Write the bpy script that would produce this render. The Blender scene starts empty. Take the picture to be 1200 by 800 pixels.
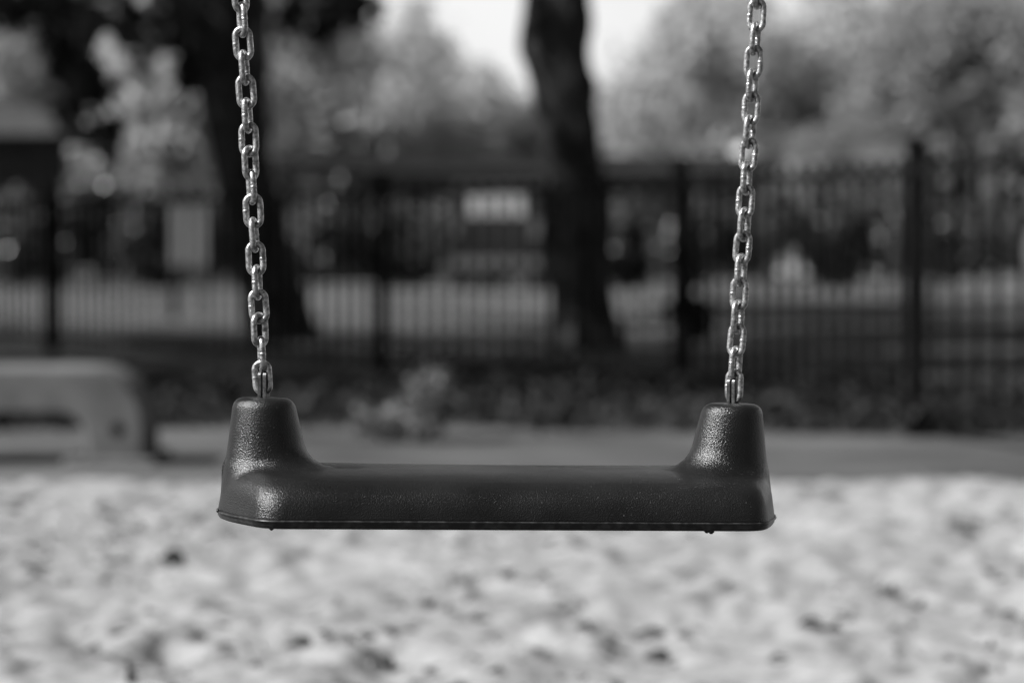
import bpy, math, random
import numpy as np
from mathutils import Vector, Matrix, Euler

C = bpy.context.scene
COL = C.collection
R = math.radians
EYE = 0.70                 # camera height
F = 3333.3                 # focal length in photo pixels (100 mm on 36 mm at 1200 px)
HORIZON = 292.0

# ------------------------------------------------------------------ camera
cam_d = bpy.data.cameras.new("camera")
cam = bpy.data.objects.new("camera", cam_d)
COL.objects.link(cam)
C.camera = cam
cam_d.sensor_width = 36.0
cam_d.lens = 100.0
cam_d.clip_start = 0.05
cam_d.clip_end = 2000.0
cam.location = (0, 0, EYE)
cam.rotation_euler = (R(90 - 1.856), 0, 0)
cam_d.dof.use_dof = True
cam_d.dof.focus_distance = 2.19
cam_d.dof.aperture_fstop = 5.2
cam_d.dof.aperture_blades = 0

# ------------------------------------------------------------------ world, sun, exposure
SUN_EL = 42.0
SUN_AZ_LEFT = 72.0         # degrees to the left of the direction from the scene to the camera
SKY_LIFT = 2.2
sdir = Vector((-math.sin(R(SUN_AZ_LEFT)) * math.cos(R(SUN_EL)), -math.cos(R(SUN_AZ_LEFT)) * math.cos(R(SUN_EL)), math.sin(R(SUN_EL))))
w = bpy.data.worlds.new("World")
C.world = w
w.use_nodes = True
nt = w.node_tree
bg = nt.nodes["Background"]
sky = nt.nodes.new("ShaderNodeTexSky")
sky.sky_type = 'NISHITA'
sky.sun_disc = False
sky.sun_elevation = R(SUN_EL)
sky.sun_rotation = math.atan2(sdir.x, sdir.y)
sky.dust_density = 2.0
bw = nt.nodes.new("ShaderNodeRGBToBW")       # the photograph is black and white
nt.links.new(sky.outputs[0], bw.inputs[0])
# the low sky beyond the park is brightened, as an added thin cloud bank
wtc = nt.nodes.new("ShaderNodeTexCoord")
wsep = nt.nodes.new("ShaderNodeSeparateXYZ")
nt.links.new(wtc.outputs["Generated"], wsep.inputs[0])
def wramp(src, p0, p1, c0, c1):
    r = nt.nodes.new("ShaderNodeMapRange"); r.interpolation_type = 'SMOOTHSTEP'
    r.inputs["From Min"].default_value = p0; r.inputs["From Max"].default_value = p1
    r.inputs["To Min"].default_value = c0; r.inputs["To Max"].default_value = c1
    nt.links.new(src, r.inputs["Value"]); return r
wlow = wramp(wsep.outputs["Z"], 0.06, 0.42, 1.0, 0.0)
wfar = wramp(wsep.outputs["Y"], 0.3, 0.85, 0.0, 1.0)
wno = nt.nodes.new("ShaderNodeTexNoise"); wno.inputs["Scale"].default_value = 4; wno.inputs["Detail"].default_value = 6
nt.links.new(wtc.outputs["Generated"], wno.inputs["Vector"])
wcl = wramp(wno.outputs["Fac"], 0.3, 0.6, 0.8, 1.0)
wm1 = nt.nodes.new("ShaderNodeMath"); wm1.operation = 'MULTIPLY'
nt.links.new(wlow.outputs[0], wm1.inputs[0]); nt.links.new(wfar.outputs[0], wm1.inputs[1])
wm2 = nt.nodes.new("ShaderNodeMath"); wm2.operation = 'MULTIPLY'
nt.links.new(wm1.outputs[0], wm2.inputs[0]); nt.links.new(wcl.outputs[0], wm2.inputs[1])
wm3 = nt.nodes.new("ShaderNodeMath"); wm3.operation = 'MULTIPLY_ADD'; wm3.inputs[1].default_value = SKY_LIFT; wm3.inputs[2].default_value = 1.0
nt.links.new(wm2.outputs[0], wm3.inputs[0])
wm4 = nt.nodes.new("ShaderNodeMath"); wm4.operation = 'MULTIPLY'
nt.links.new(bw.outputs[0], wm4.inputs[0]); nt.links.new(wm3.outputs[0], wm4.inputs[1])
nt.links.new(wm4.outputs[0], bg.inputs[0])
bg.inputs[1].default_value = 0.045
sun_d = bpy.data.lights.new("sun", 'SUN')
sun_d.energy = 4.8
sun_d.angle = R(0.5)
sun_d.color = (1, 1, 1)
sun = bpy.data.objects.new("sun", sun_d)
COL.objects.link(sun)
sun.rotation_euler = sdir.to_track_quat('Z', 'Y').to_euler()
sun.location = (-5, -3, 12)
C.view_settings.view_transform = 'Standard'
C.view_settings.look = 'None'
C.view_settings.exposure = 0.9
C.view_settings.gamma = 1.0
C.view_settings.use_curve_mapping = False
C.cycles.use_denoising = True
C.cycles.max_bounces = 6
C.cycles.transparent_max_bounces = 8


# ------------------------------------------------------------------ helpers
def at(px, py, d):
    """point seen at photo pixel (px, py) when it stands d metres away"""
    return Vector(((px - 600) / F * d, d, EYE - (py - HORIZON) / F * d))


def tag(o, label=None, cat=None, group=None, kind=None):
    if label: o["label"] = label
    if cat: o["category"] = cat
    if group: o["group"] = group
    if kind: o["kind"] = kind
    return o


def link(o, parent=None):
    COL.objects.link(o)
    if parent is not None:
        o.parent = parent
    return o


def empty(name, loc, rz=0.0):
    o = bpy.data.objects.new(name, None)
    o.location = loc
    o.rotation_euler = (0, 0, rz)
    return link(o)


def mesh_np(name, verts, quads, smooth=False):
    me = bpy.data.meshes.new(name)
    verts = np.asarray(verts, dtype=np.float32)
    quads = np.asarray(quads, dtype=np.int32)
    n = quads.shape[1]
    me.vertices.add(len(verts))
    me.vertices.foreach_set("co", verts.ravel())
    me.loops.add(quads.size)
    me.loops.foreach_set("vertex_index", quads.ravel())
    me.polygons.add(len(quads))
    me.polygons.foreach_set("loop_start", np.arange(0, quads.size, n, dtype=np.int32))
    me.polygons.foreach_set("loop_total", np.full(len(quads), n, dtype=np.int32))
    me.polygons.foreach_set("use_smooth", np.full(len(quads), smooth, dtype=bool))
    me.update(calc_edges=True)
    me.validate()
    return me


class MB:
    """collects boxes, tubes and lathes and links them as one mesh object"""
    def __init__(s):
        s.v = []; s.f = []

    def add(s, vs, fs):
        b = len(s.v)
        s.v += [tuple(v) for v in vs]
        s.f += [tuple(i + b for i in f) for f in fs]
        return s

    def box(s, lo, hi, M=None):
        x0, y0, z0 = lo; x1, y1, z1 = hi
        vs = [Vector(p) for p in ((x0, y0, z0), (x1, y0, z0), (x1, y1, z0), (x0, y1, z0), (x0, y0, z1), (x1, y0, z1), (x1, y1, z1), (x0, y1, z1))]
        if M is not None: vs = [M @ v for v in vs]
        return s.add(vs, [(0, 3, 2, 1), (4, 5, 6, 7), (0, 1, 5, 4), (1, 2, 6, 5), (2, 3, 7, 6), (3, 0, 4, 7)])

    def tube(s, pts, rad, n=12, closed=False, cap=True):
        pts = [Vector(p) for p in pts]
        k = len(pts)
        if not isinstance(rad, (list, tuple)): rad = [rad] * k
        rings = []
        prev = None
        for i, p in enumerate(pts):
            if closed:
                t = (pts[(i + 1) % k] - pts[i - 1]).normalized()
            else:
                t = (pts[min(i + 1, k - 1)] - pts[max(i - 1, 0)]).normalized()
            if prev is None:
                a = Vector((0, 0, 1)) if abs(t.z) < 0.9 else Vector((1, 0, 0))
                u = t.cross(a).normalized()
            else:
                u = (prev - t * prev.dot(t)).normalized()
            prev = u
            vv = t.cross(u)
            rings.append([p + (u * math.cos(2 * math.pi * j / n) + vv * math.sin(2 * math.pi * j / n)) * rad[i] for j in range(n)])
        vs = [q for r in rings for q in r]
        fs = []
        for i in range(k if closed else k - 1):
            a, b = i * n, ((i + 1) % k) * n
            for j in range(n):
                fs.append((a + j, a + (j + 1) % n, b + (j + 1) % n, b + j))
        if not closed and cap:
            fs.append(tuple(range(n - 1, -1, -1)))
            fs.append(tuple((k - 1) * n + j for j in range(n)))
        return s.add(vs, fs)

    def mesh(s, name, smooth=False):
        me = bpy.data.meshes.new(name)
        me.from_pydata(s.v, [], s.f)
        me.update()
        for p in me.polygons: p.use_smooth = smooth
        return me

    def build(s, name, mat, parent=None, smooth=False, bevel=0.0, loc=None):
        me = s.mesh(name, smooth)
        me.materials.append(mat)
        o = bpy.data.objects.new(name, me)
        link(o, parent)
        if loc is not None: o.location = loc
        if bevel:
            m = o.modifiers.new("bevel", 'BEVEL'); m.width = bevel; m.segments = 3; m.limit_method = 'ANGLE'
        return o


def grey(v):
    return (v, v, v, 1)


def material(name, lo, hi=None, scale=5.0, rough=0.8, bump=0.0, bscale=None, metallic=0.0, detail=5, spec=0.5, trans=0.0, stops=(0.35, 0.65), bdist=0.01):
    m = bpy.data.materials.new(name)
    m.use_nodes = True
    t = m.node_tree
    b = t.nodes["Principled BSDF"]
    b.inputs["Roughness"].default_value = rough
    b.inputs["Metallic"].default_value = metallic
    b.inputs["Specular IOR Level"].default_value = spec
    tc = t.nodes.new("ShaderNodeTexCoord")
    n = t.nodes.new("ShaderNodeTexNoise")
    n.inputs["Scale"].default_value = scale
    n.inputs["Detail"].default_value = detail
    t.links.new(tc.outputs["Object"], n.inputs["Vector"])
    r = t.nodes.new("ShaderNodeValToRGB")
    r.color_ramp.elements[0].position = stops[0]
    r.color_ramp.elements[1].position = stops[1]
    r.color_ramp.elements[0].color = grey(lo)
    r.color_ramp.elements[1].color = grey(hi if hi is not None else lo)
    t.links.new(n.outputs["Fac"], r.inputs[0])
    t.links.new(r.outputs[0], b.inputs["Base Color"])
    if bump:
        n2 = t.nodes.new("ShaderNodeTexNoise")
        n2.inputs["Scale"].default_value = bscale or scale * 3
        n2.inputs["Detail"].default_value = 6
        t.links.new(tc.outputs["Object"], n2.inputs["Vector"])
        bp = t.nodes.new("ShaderNodeBump")
        bp.inputs["Strength"].default_value = bump
        bp.inputs["Distance"].default_value = bdist
        t.links.new(n2.outputs["Fac"], bp.inputs["Height"])
        t.links.new(bp.outputs[0], b.inputs["Normal"])
    return m


def leaf_material(name, lo, hi, rough=0.5, trans=0.4):
    """leaves: every leaf island has its own tone, some light comes through"""
    m = bpy.data.materials.new(name)
    m.use_nodes = True
    t = m.node_tree
    b = t.nodes["Principled BSDF"]
    out = t.nodes["Material Output"]
    g = t.nodes.new("ShaderNodeNewGeometry")
    r = t.nodes.new("ShaderNodeValToRGB")
    r.color_ramp.elements[0].color = grey(lo)
    r.color_ramp.elements[1].color = grey(hi)
    t.links.new(g.outputs["Random Per Island"], r.inputs[0])
    t.links.new(r.outputs[0], b.inputs["Base Color"])
    b.inputs["Roughness"].default_value = rough
    tl = t.nodes.new("ShaderNodeBsdfTranslucent")
    t.links.new(r.outputs[0], tl.inputs["Color"])
    mx = t.nodes.new("ShaderNodeMixShader")
    mx.inputs[0].default_value = trans
    t.links.new(b.outputs[0], mx.inputs[1])
    t.links.new(tl.outputs[0], mx.inputs[2])
    t.links.new(mx.outputs[0], out.inputs["Surface"])
    return m


def noise2(x, y, seed):
    """smooth value noise on numpy arrays"""
    rg = np.random.RandomState(seed)
    T = rg.rand(256, 256)
    xi = np.floor(x).astype(int); yi = np.floor(y).astype(int)
    fx = x - xi; fy = y - yi
    fx = fx * fx * (3 - 2 * fx); fy = fy * fy * (3 - 2 * fy)
    a = T[xi % 256, yi % 256]; b = T[(xi + 1) % 256, yi % 256]
    c = T[xi % 256, (yi + 1) % 256]; d = T[(xi + 1) % 256, (yi + 1) % 256]
    return (a * (1 - fx) + b * fx) * (1 - fy) + (c * (1 - fx) + d * fx) * fy


def leaf_mesh(name, centres, spread, per, size, seed, flat=1.0):
    """per leaves round each centre, each leaf a small folded diamond of four corners"""
    rg = np.random.RandomState(seed)
    cs = np.repeat(np.asarray(centres, dtype=float), per, axis=0)
    sp = np.repeat(np.broadcast_to(np.asarray(spread, dtype=float).reshape(-1, 1), (len(centres), 1)), per, axis=0)
    p = cs + rg.randn(len(cs), 3) * sp * np.array([1, 1, flat]) * 0.55
    n = len(p)
    a = rg.randn(n, 3); a /= np.linalg.norm(a, axis=1, keepdims=True)
    b = np.cross(a, rg.randn(n, 3)); b /= np.linalg.norm(b, axis=1, keepdims=True)
    s = size * (0.6 + 0.8 * rg.rand(n, 1))
    nn = np.cross(a, b) * s * 0.12
    v = np.stack([p - a * s * 0.5, p + b * s * 0.3 - nn, p + a * s * 0.5, p - b * s * 0.3 - nn], axis=1).reshape(-1, 3)
    q = np.arange(4 * n).reshape(-1, 4)
    return mesh_np(name, v, q)


def crown_centres(n, rx, ry, rz, seed, shell=0.45, lobes=9):
    """leaf-clump centres gathered in uneven lobes of an ellipsoid crown"""
    rg = np.random.RandomState(seed)
    out = []
    L = []
    for _ in range(lobes):
        a = rg.randn(3); a /= np.linalg.norm(a)
        a *= (0.45 + 0.3 * rg.rand())
        L.append((a, 0.38 + 0.22 * rg.rand()))
    L.append((np.zeros(3), 0.55))
    while len(out) < n:
        c, r = L[rg.randint(len(L))]
        d = rg.randn(3); d /= np.linalg.norm(d)
        q = c + d * r * (shell + (1 - shell) * rg.rand() ** 0.5)
        out.append(q * np.array([rx, ry, rz]))
    return np.array(out)


# ------------------------------------------------------------------ materials
M_sand = material("sand", 0.16, 0.255, scale=12.0, rough=0.95, bump=0.5, bscale=60, bdist=0.01, spec=0.2, detail=8, stops=(0.3, 0.6))
M_lawn = material("lawn", 0.05, 0.15, scale=0.45, rough=0.9, bump=0.6, bscale=30, bdist=0.03, spec=0.2, detail=8)
M_shade_earth = material("shaded_earth", 0.036, 0.100, scale=1.1, rough=0.95, bump=0.5, bscale=40, spec=0.2, detail=8)  # tree shade is put into this dark earth tone
M_rim = material("scuffed_rubber_edge", 0.010, 0.05, scale=160, rough=0.42, stops=(0.45, 0.7))
M_dark_ground = material("dark_ground", 0.050, 0.095, scale=1.3, rough=0.95, bump=0.6, bscale=30, spec=0.1, detail=8)
M_fence = material("black_fence_paint", 0.006, 0.01, rough=0.9, scale=20, spec=0.05)
M_bark = material("dark_bark", 0.014, 0.055, scale=9, rough=0.95, bump=1.0, bscale=24, bdist=0.03, spec=0.2)
M_conc = material("weathered_concrete", 0.08, 0.13, scale=7, rough=0.85, bump=0.4, bscale=60, bdist=0.004, spec=0.3)
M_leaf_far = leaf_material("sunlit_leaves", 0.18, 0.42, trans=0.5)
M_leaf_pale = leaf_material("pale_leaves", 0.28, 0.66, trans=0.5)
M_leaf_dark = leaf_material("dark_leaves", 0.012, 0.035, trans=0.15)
M_leaf_shrub = leaf_material("shrub_leaves", 0.05, 0.22, trans=0.4)
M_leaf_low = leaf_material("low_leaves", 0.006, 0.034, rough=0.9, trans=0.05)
M_leaf_hedge = leaf_material("hedge_leaves", 0.03, 0.14, rough=0.3, trans=0.12)
M_wall = material("grey_render", 0.10, 0.13, scale=3, rough=0.9)
M_wall_dark = material("dark_render", 0.030, 0.045, scale=3, rough=0.95, spec=0.1)
M_wall_pale = material("pale_render", 0.5, 0.6, scale=2, rough=0.85)
M_roof = material("roof_tiles", 0.10, 0.14, scale=6, rough=0.8, bump=0.4, bscale=20)
M_fascia = material("fascia_board", 0.25, 0.3, scale=4, rough=0.7)
M_glass = material("window_glass", 0.03, 0.05, scale=2, rough=0.08, spec=1.0)
M_white = material("white_paint", 0.7, 0.75, scale=4, rough=0.5)
M_board = material("weathered_board", 0.15, 0.21, scale=6, rough=0.7)
M_reflection = material("painted_sky_reflection", 0.21, 0.26, scale=6, rough=0.5)  # pale tone paints the sky's reflection in the van's rear window
M_vbody = material("dark_car_paint", 0.02, 0.03, scale=3, rough=0.3)
M_tyre = material("tyre_rubber", 0.02, 0.03, scale=30, rough=0.9)
M_chip = leaf_material("dry_bits", 0.05, 0.26, rough=0.9, trans=0.0)
M_dead = material("dead_leaf", 0.02, 0.05, scale=40, rough=0.8)


def rubber():
    m = bpy.data.materials.new("moulded_rubber")
    m.use_nodes = True
    t = m.node_tree; N = t.nodes; Lk = t.links
    b = N["Principled BSDF"]
    tc = N.new("ShaderNodeTexCoord")
    def noise(scale, detail=4, rough=0.5):
        n = N.new("ShaderNodeTexNoise"); n.inputs["Scale"].default_value = scale; n.inputs["Detail"].default_value = detail
        n.inputs["Roughness"].default_value = rough
        Lk.new(tc.outputs["Object"], n.inputs["Vector"]); return n
    def ramp(src, p0, p1, c0, c1):
        r = N.new("ShaderNodeValToRGB")
        r.color_ramp.elements[0].position = p0; r.color_ramp.elements[1].position = p1
        r.color_ramp.elements[0].color = grey(c0); r.color_ramp.elements[1].color = grey(c1)
        Lk.new(src, r.inputs[0]); return r
    # base: near-black rubber, slightly dusty in patches, with tiny pale dirt specks
    dust = noise(22, 6)
    base = ramp(dust.outputs["Fac"], 0.35, 0.7, 0.005, 0.010)
    sp = noise(620, 2, 0.6)
    spm = ramp(sp.outputs["Fac"], 0.70, 0.74, 0.0, 1.0)
    area = noise(14, 3)
    arm = ramp(area.outputs["Fac"], 0.5, 0.68, 0.0, 1.0)
    mul = N.new("ShaderNodeMath"); mul.operation = 'MULTIPLY'
    Lk.new(spm.outputs[0], mul.inputs[0]); Lk.new(arm.outputs[0], mul.inputs[1])
    mix = N.new("ShaderNodeMixRGB"); mix.inputs[2].default_value = grey(0.2)
    Lk.new(mul.outputs[0], mix.inputs[0]); Lk.new(base.outputs[0], mix.inputs[1])
    Lk.new(mix.outputs[0], b.inputs["Base Color"])
    rr = ramp(dust.outputs["Fac"], 0.3, 0.7, 0.27, 0.36)
    Lk.new(rr.outputs[0], b.inputs["Roughness"])
    b.inputs["Specular IOR Level"].default_value = 0.48
    # leather-like moulded grain
    g1 = N.new("ShaderNodeTexVoronoi"); g1.inputs["Scale"].default_value = 950; g1.feature = 'F1'
    Lk.new(tc.outputs["Object"], g1.inputs["Vector"])
    g2 = noise(1200, 3, 0.7)
    g3 = noise(110, 3)
    a1 = N.new("ShaderNodeMath"); a1.operation = 'ADD'
    Lk.new(g1.outputs["Distance"], a1.inputs[0]); Lk.new(g2.outputs["Fac"], a1.inputs[1])
    a2 = N.new("ShaderNodeMath"); a2.operation = 'MULTIPLY_ADD'
    Lk.new(g3.outputs["Fac"], a2.inputs[0]); a2.inputs[1].default_value = 0.7
    Lk.new(a1.outputs[0], a2.inputs[2])
    bp = N.new("ShaderNodeBump"); bp.inputs["Strength"].default_value = 0.82; bp.inputs["Distance"].default_value = 0.00031
    Lk.new(a2.outputs[0], bp.inputs["Height"])
    Lk.new(bp.outputs[0], b.inputs["Normal"])
    return m


def galvanised():
    m = bpy.data.materials.new("galvanised_steel")
    m.use_nodes = True
    t = m.node_tree; N = t.nodes; Lk = t.links
    b = N["Principled BSDF"]
    tc = N.new("ShaderNodeTexCoord")
    oi = N.new("ShaderNodeObjectInfo")
    add = N.new("ShaderNodeVectorMath"); add.operation = 'ADD'
    sc = N.new("ShaderNodeVectorMath"); sc.operation = 'SCALE'; sc.inputs["Scale"].default_value = 3.0
    cmb = N.new("ShaderNodeCombineXYZ")
    for k in range(3): Lk.new(oi.outputs["Random"], cmb.inputs[k])
    Lk.new(cmb.outputs[0], sc.inputs[0])
    Lk.new(tc.outputs["Object"], add.inputs[0]); Lk.new(sc.outputs[0], add.inputs[1])
    n = N.new("ShaderNodeTexNoise"); n.inputs["Scale"].default_value = 340; n.inputs["Detail"].default_value = 6
    Lk.new(add.outputs[0], n.inputs["Vector"])
    r = N.new("ShaderNodeValToRGB")
    r.color_ramp.elements[0].position = 0.40; r.color_ramp.elements[1].position = 0.60
    r.color_ramp.elements[0].color = grey(0.22); r.color_ramp.elements[1].color = grey(0.56)
    Lk.new(n.outputs["Fac"], r.inputs[0]); Lk.new(r.outputs[0], b.inputs["Base Color"])
    b.inputs["Metallic"].default_value = 0.85
    rr = N.new("ShaderNodeValToRGB")
    rr.color_ramp.elements[0].color = grey(0.48); rr.color_ramp.elements[1].color = grey(0.28)
    Lk.new(n.outputs["Fac"], rr.inputs[0]); Lk.new(rr.outputs[0], b.inputs["Roughness"])
    n2 = N.new("ShaderNodeTexNoise"); n2.inputs["Scale"].default_value = 700; n2.inputs["Detail"].default_value = 3
    Lk.new(add.outputs[0], n2.inputs["Vector"])
    bp = N.new("ShaderNodeBump"); bp.inputs["Strength"].default_value = 0.6; bp.inputs["Distance"].default_value = 0.0005
    Lk.new(n2.outputs["Fac"], bp.inputs["Height"]); Lk.new(bp.outputs[0], b.inputs["Normal"])
    return m


M_rubber = rubber()
M_steel = galvanised()
M_lug = material("dark_steel", 0.05, 0.14, scale=300, rough=0.45, metallic=0.9, bump=0.5, bscale=500, bdist=0.0004)

# ------------------------------------------------------------------ ground
SAND_END = 8.55


def sheet(name, x0, x1, y0, y1, z, mat):
    o = MB().add([(x0, y0, z), (x1, y0, z), (x1, y1, z), (x0, y1, z)], [(0, 1, 2, 3)]).build(name, mat)
    return tag(o, kind="structure")


sheet("ground", -700, 700, -60, 1400, -0.03, M_lawn)


def sand_height(X, Y):
    h = 0.024 * (noise2(X * 3.1 + 7, Y * 2.6 + 3, 1) - 0.5)
    h += 0.030 * (noise2(X * 7.3 + 50, Y * 5.8 + 20, 2) - 0.5)
    h += 0.030 * (noise2(X * 15 + 50, Y * 12 + 20, 3) - 0.5)
    h += 0.016 * (noise2(X * 33 + 50, Y * 27 + 20, 4) - 0.5) * (0.4 + 1.2 * noise2(X * 4 + 9, Y * 3 + 5, 6))
    ft = noise2(X * 5.2 + 90, Y * 4.1 + 66, 5)           # footprints and scuffs
    h -= 0.035 * np.clip((ft - 0.72) / 0.2, 0, 1)
    return h


def sand():
    xs = np.arange(-3.2, 3.201, 0.016)
    ys = np.arange(SAND_END - 0.016 * 336, SAND_END + 0.0001, 0.016)
    X, Y = np.meshgrid(xs, ys)
    Z = sand_height(X, Y)
    edge = np.clip((SAND_END - Y) / 0.25, 0, 1) * np.clip((Y - 3.2) / 0.2, 0, 1)
    Z = Z * edge + 0.012 - 0.028 * (1 - np.clip((SAND_END - Y) / (0.02 + 0.38 * noise2(X * 2.3 + 11, Y * 0 + 3, 15) ** 1.5), 0, 1))
    V = np.stack([X, Y, Z], axis=-1).reshape(-1, 3)
    nx, ny = len(xs), len(ys)
    i = np.arange(ny - 1)[:, None] * nx + np.arange(nx - 1)[None, :]
    q = np.stack([i, i + 1, i + nx + 1, i + nx], axis=-1).reshape(-1, 4)
    me = mesh_np("sand", V, q, True)
    me.materials.append(M_sand)
    o = link(bpy.data.objects.new("sand", me))
    tag(o, kind="structure")


sand()
sheet("shaded_strip", -40, 40, SAND_END - 0.45, 11.4, -0.006, M_shade_earth)  # strip beyond the sand, its colour darkened for the tree shade there
sheet("added_dark_ground", -40, 40, -4.0, 3.14, -0.01, M_shade_earth)  # unseen dark ground added instead of sand to cut bounce onto the seat


def grit():
    """crumbs, chips and bits of dry leaf scattered through the sand"""
    rg = np.random.RandomState(8)
    n = 3800
    y = 3.2 + 5.3 * rg.rand(n) ** 0.8
    x = (rg.rand(n) - 0.5) * 4.4
    keep = noise2(x * 2.2 + 4, y * 1.6 + 9, 12) > 0.5
    x, y = x[keep], y[keep]
    z = sand_height(x, y) + 0.018
    p = np.stack([x, y, z], axis=1)
    a = rg.randn(len(p), 3) * [1, 1, 0.35]; a /= np.linalg.norm(a, axis=1, keepdims=True)
    b = np.cross(a, rg.randn(len(p), 3) * [.4, .4, 1]); b /= np.linalg.norm(b, axis=1, keepdims=True)
    s = 0.009 + 0.020 * rg.rand(len(p), 1) ** 2
    nn = np.cross(a, b) * s * 0.25
    v = np.stack([p - a * s, p + b * s * .5 - nn, p + a * s, p - b * s * .5 - nn], axis=1).reshape(-1, 3)
    me = mesh_np("dry_litter", v, np.arange(len(v)).reshape(-1, 4))
    me.materials.append(M_chip)
    tag(link(bpy.data.objects.new("dry_litter", me)), "dry crumbs and leaf bits scattered over the pale sand", "litter", kind="stuff")


grit()

# ------------------------------------------------------------------ dead leaves lying on the sand
leaf_spots = [
    (350, 770, 0.050, "crumpled dark dead leaf on the sand below the left end of the seat"),
    (428, 757, 0.034, "small dark dead leaf on the sand, left one of a touching pair"),
    (450, 770, 0.034, "small dark dead leaf on the sand, right one of a close pair"),
    (762, 738, 0.050, "long flat dark dead leaf on the sand below the right half of the seat"),
    (950, 742, 0.038, "dark dead leaf on the sand right of the seat and nearer than its end"),
    (1186, 722, 0.034, "dark dead leaf on the sand at the right border of the view"),
    (201, 672, 0.050, "upright greyish dead leaf on the sand, left of the seat"),
    (914, 784, 0.032, "dark curled dead leaf on the sand near the lower border, right of the seat"),
    (655, 652, 0.040, "faint dead leaf on the sand just beyond the middle of the seat"),
    (770, 765, 0.044, "flat greyish dead leaf on the sand just below the long dark one"),
    (132, 645, 0.040, "faint greyish dead leaf far back on the sand at the left"),
    (1125, 628, 0.060, "faint wide dead leaf far back on the sand at the right"),
]


def dead_leaf_mesh(seed):
    rg = random.Random(seed)
    vs, fs = [], []
    n = 9
    for i in range(n + 1):
        t = i / n
        wd = 0.42 * math.sin(math.pi * min(1, t * 0.96 + 0.02)) ** 0.8 * (1 + rg.uniform(-.15, .15))
        z = 0.22 * math.sin(t * 3.0 + rg.uniform(-.1, .1))
        vs += [(t - .5, -wd, z + 0.24 * wd + rg.uniform(0, .08)), (t - .5, 0, z), (t - .5, wd, z + 0.5 * wd + rg.uniform(0, .1))]
    for i in range(n):
        a = i * 3
        fs += [(a, a + 3, a + 4, a + 1), (a + 1, a + 4, a + 5, a + 2)]
    return vs, fs


for k, (px, py, s, lab) in enumerate(leaf_spots):
    d = EYE * F / (py - HORIZON)
    x = (px - 600) / F * d
    vs, fs = dead_leaf_mesh(k)
    o = MB().add([(a * s * 1.15, b * s * 1.15, c * s * 0.7) for a, b, c in vs], fs).build("fallen_leaf", M_dead, smooth=True)
    z = float(sand_height(np.array([x]), np.array([d]))[0]) + 0.016
    o.location = (x, d, z)
    random.seed(k)
    o.rotation_euler = ((R(70) if k in (6,) else R(random.uniform(-12, 18))), R(random.uniform(-10, 10)), R(random.uniform(-40, 40)))
    m = o.modifiers.new("thickness", 'SOLIDIFY'); m.thickness = 0.0008
    tag(o, lab, "leaf", "dead leaves on the sand")


# ------------------------------------------------------------------ low concrete bench at the left
def bench():
    d = 9.45
    s = d / F
    x_r = (177 - 600) * s
    top = 0.314
    t = empty("low_bench", (x_r - 0.9, d, 0))
    tag(t, "low grey concrete bench with a rounded end behind the sand at the left", "bench")
    # the slab bends over into each leg: one swept profile, right leg, top, left leg
    W, th, r = 1.8, 0.150, 0.19
    def prof(off):
        pts = []
        rr = r - off
        pts.append((W / 2 - off, -0.012))
        pts.append((W / 2 - off, top - r))
        for k in range(1, 9):
            a = R(90 * k / 8)
            pts.append((W / 2 - r + max(rr, 0.02) * math.cos(a), top - r + max(rr, 0.02) * math.sin(a)))
        return pts
    outer = prof(0)
    outer = outer + [(-x, z) for x, z in reversed(outer)]
    lw = 0.19
    inner = [(W / 2 - lw, -0.012), (W / 2 - lw, top - th - 0.07), (W / 2 - lw - 0.012, top - th - 0.035), (W / 2 - lw - 0.035, top - th - 0.012), (W / 2 - lw - 0.07, top - th)]
    inner = inner + [(-x, z) for x, z in reversed(inner)]
    loop = outer + list(reversed(inner))
    n = len(loop)
    dep = 0.21
    vs = [(x, -dep, z) for x, z in loop] + [(x, dep, z) for x, z in loop]
    me = bpy.data.meshes.new("bench_slab")
    me.from_pydata(vs, [], [tuple(range(n)), tuple(range(2 * n - 1, n - 1, -1))] + [(i, i + n, (i + 1) % n + n, (i + 1) % n) for i in range(n)])
    me.update()
    me.materials.append(M_conc)
    o = link(bpy.data.objects.new("slab", me), t)
    m = o.modifiers.new("bevel", 'BEVEL'); m.width = 0.012; m.segments = 3; m.limit_method = 'ANGLE'
    for sx in (-1, 1):
        f = MB().box((sx * 0.79 - 0.15, -0.24, -0.028), (sx * 0.79 + 0.15, 0.24, 0.02)).build("foot", M_conc, t, bevel=0.01)
    # dark fixing hole in the leg
    b = MB().tube([(0.815, -dep - 0.002, 0.115), (0.815, -dep + 0.02, 0.115)], 0.022, 16).build("bolt_head", M_fence, t)


bench()

# ------------------------------------------------------------------ fence
fence_nodes = [(-6.6, 24.6), (-3.95, 20.4), (-3.07, 19.0), (-1.90, 17.1), (-0.70, 15.25), (0.774, 13.1), (1.52, 10.7), (2.27, 8.3), (3.0, 5.9)]
post_tops = {}


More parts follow.
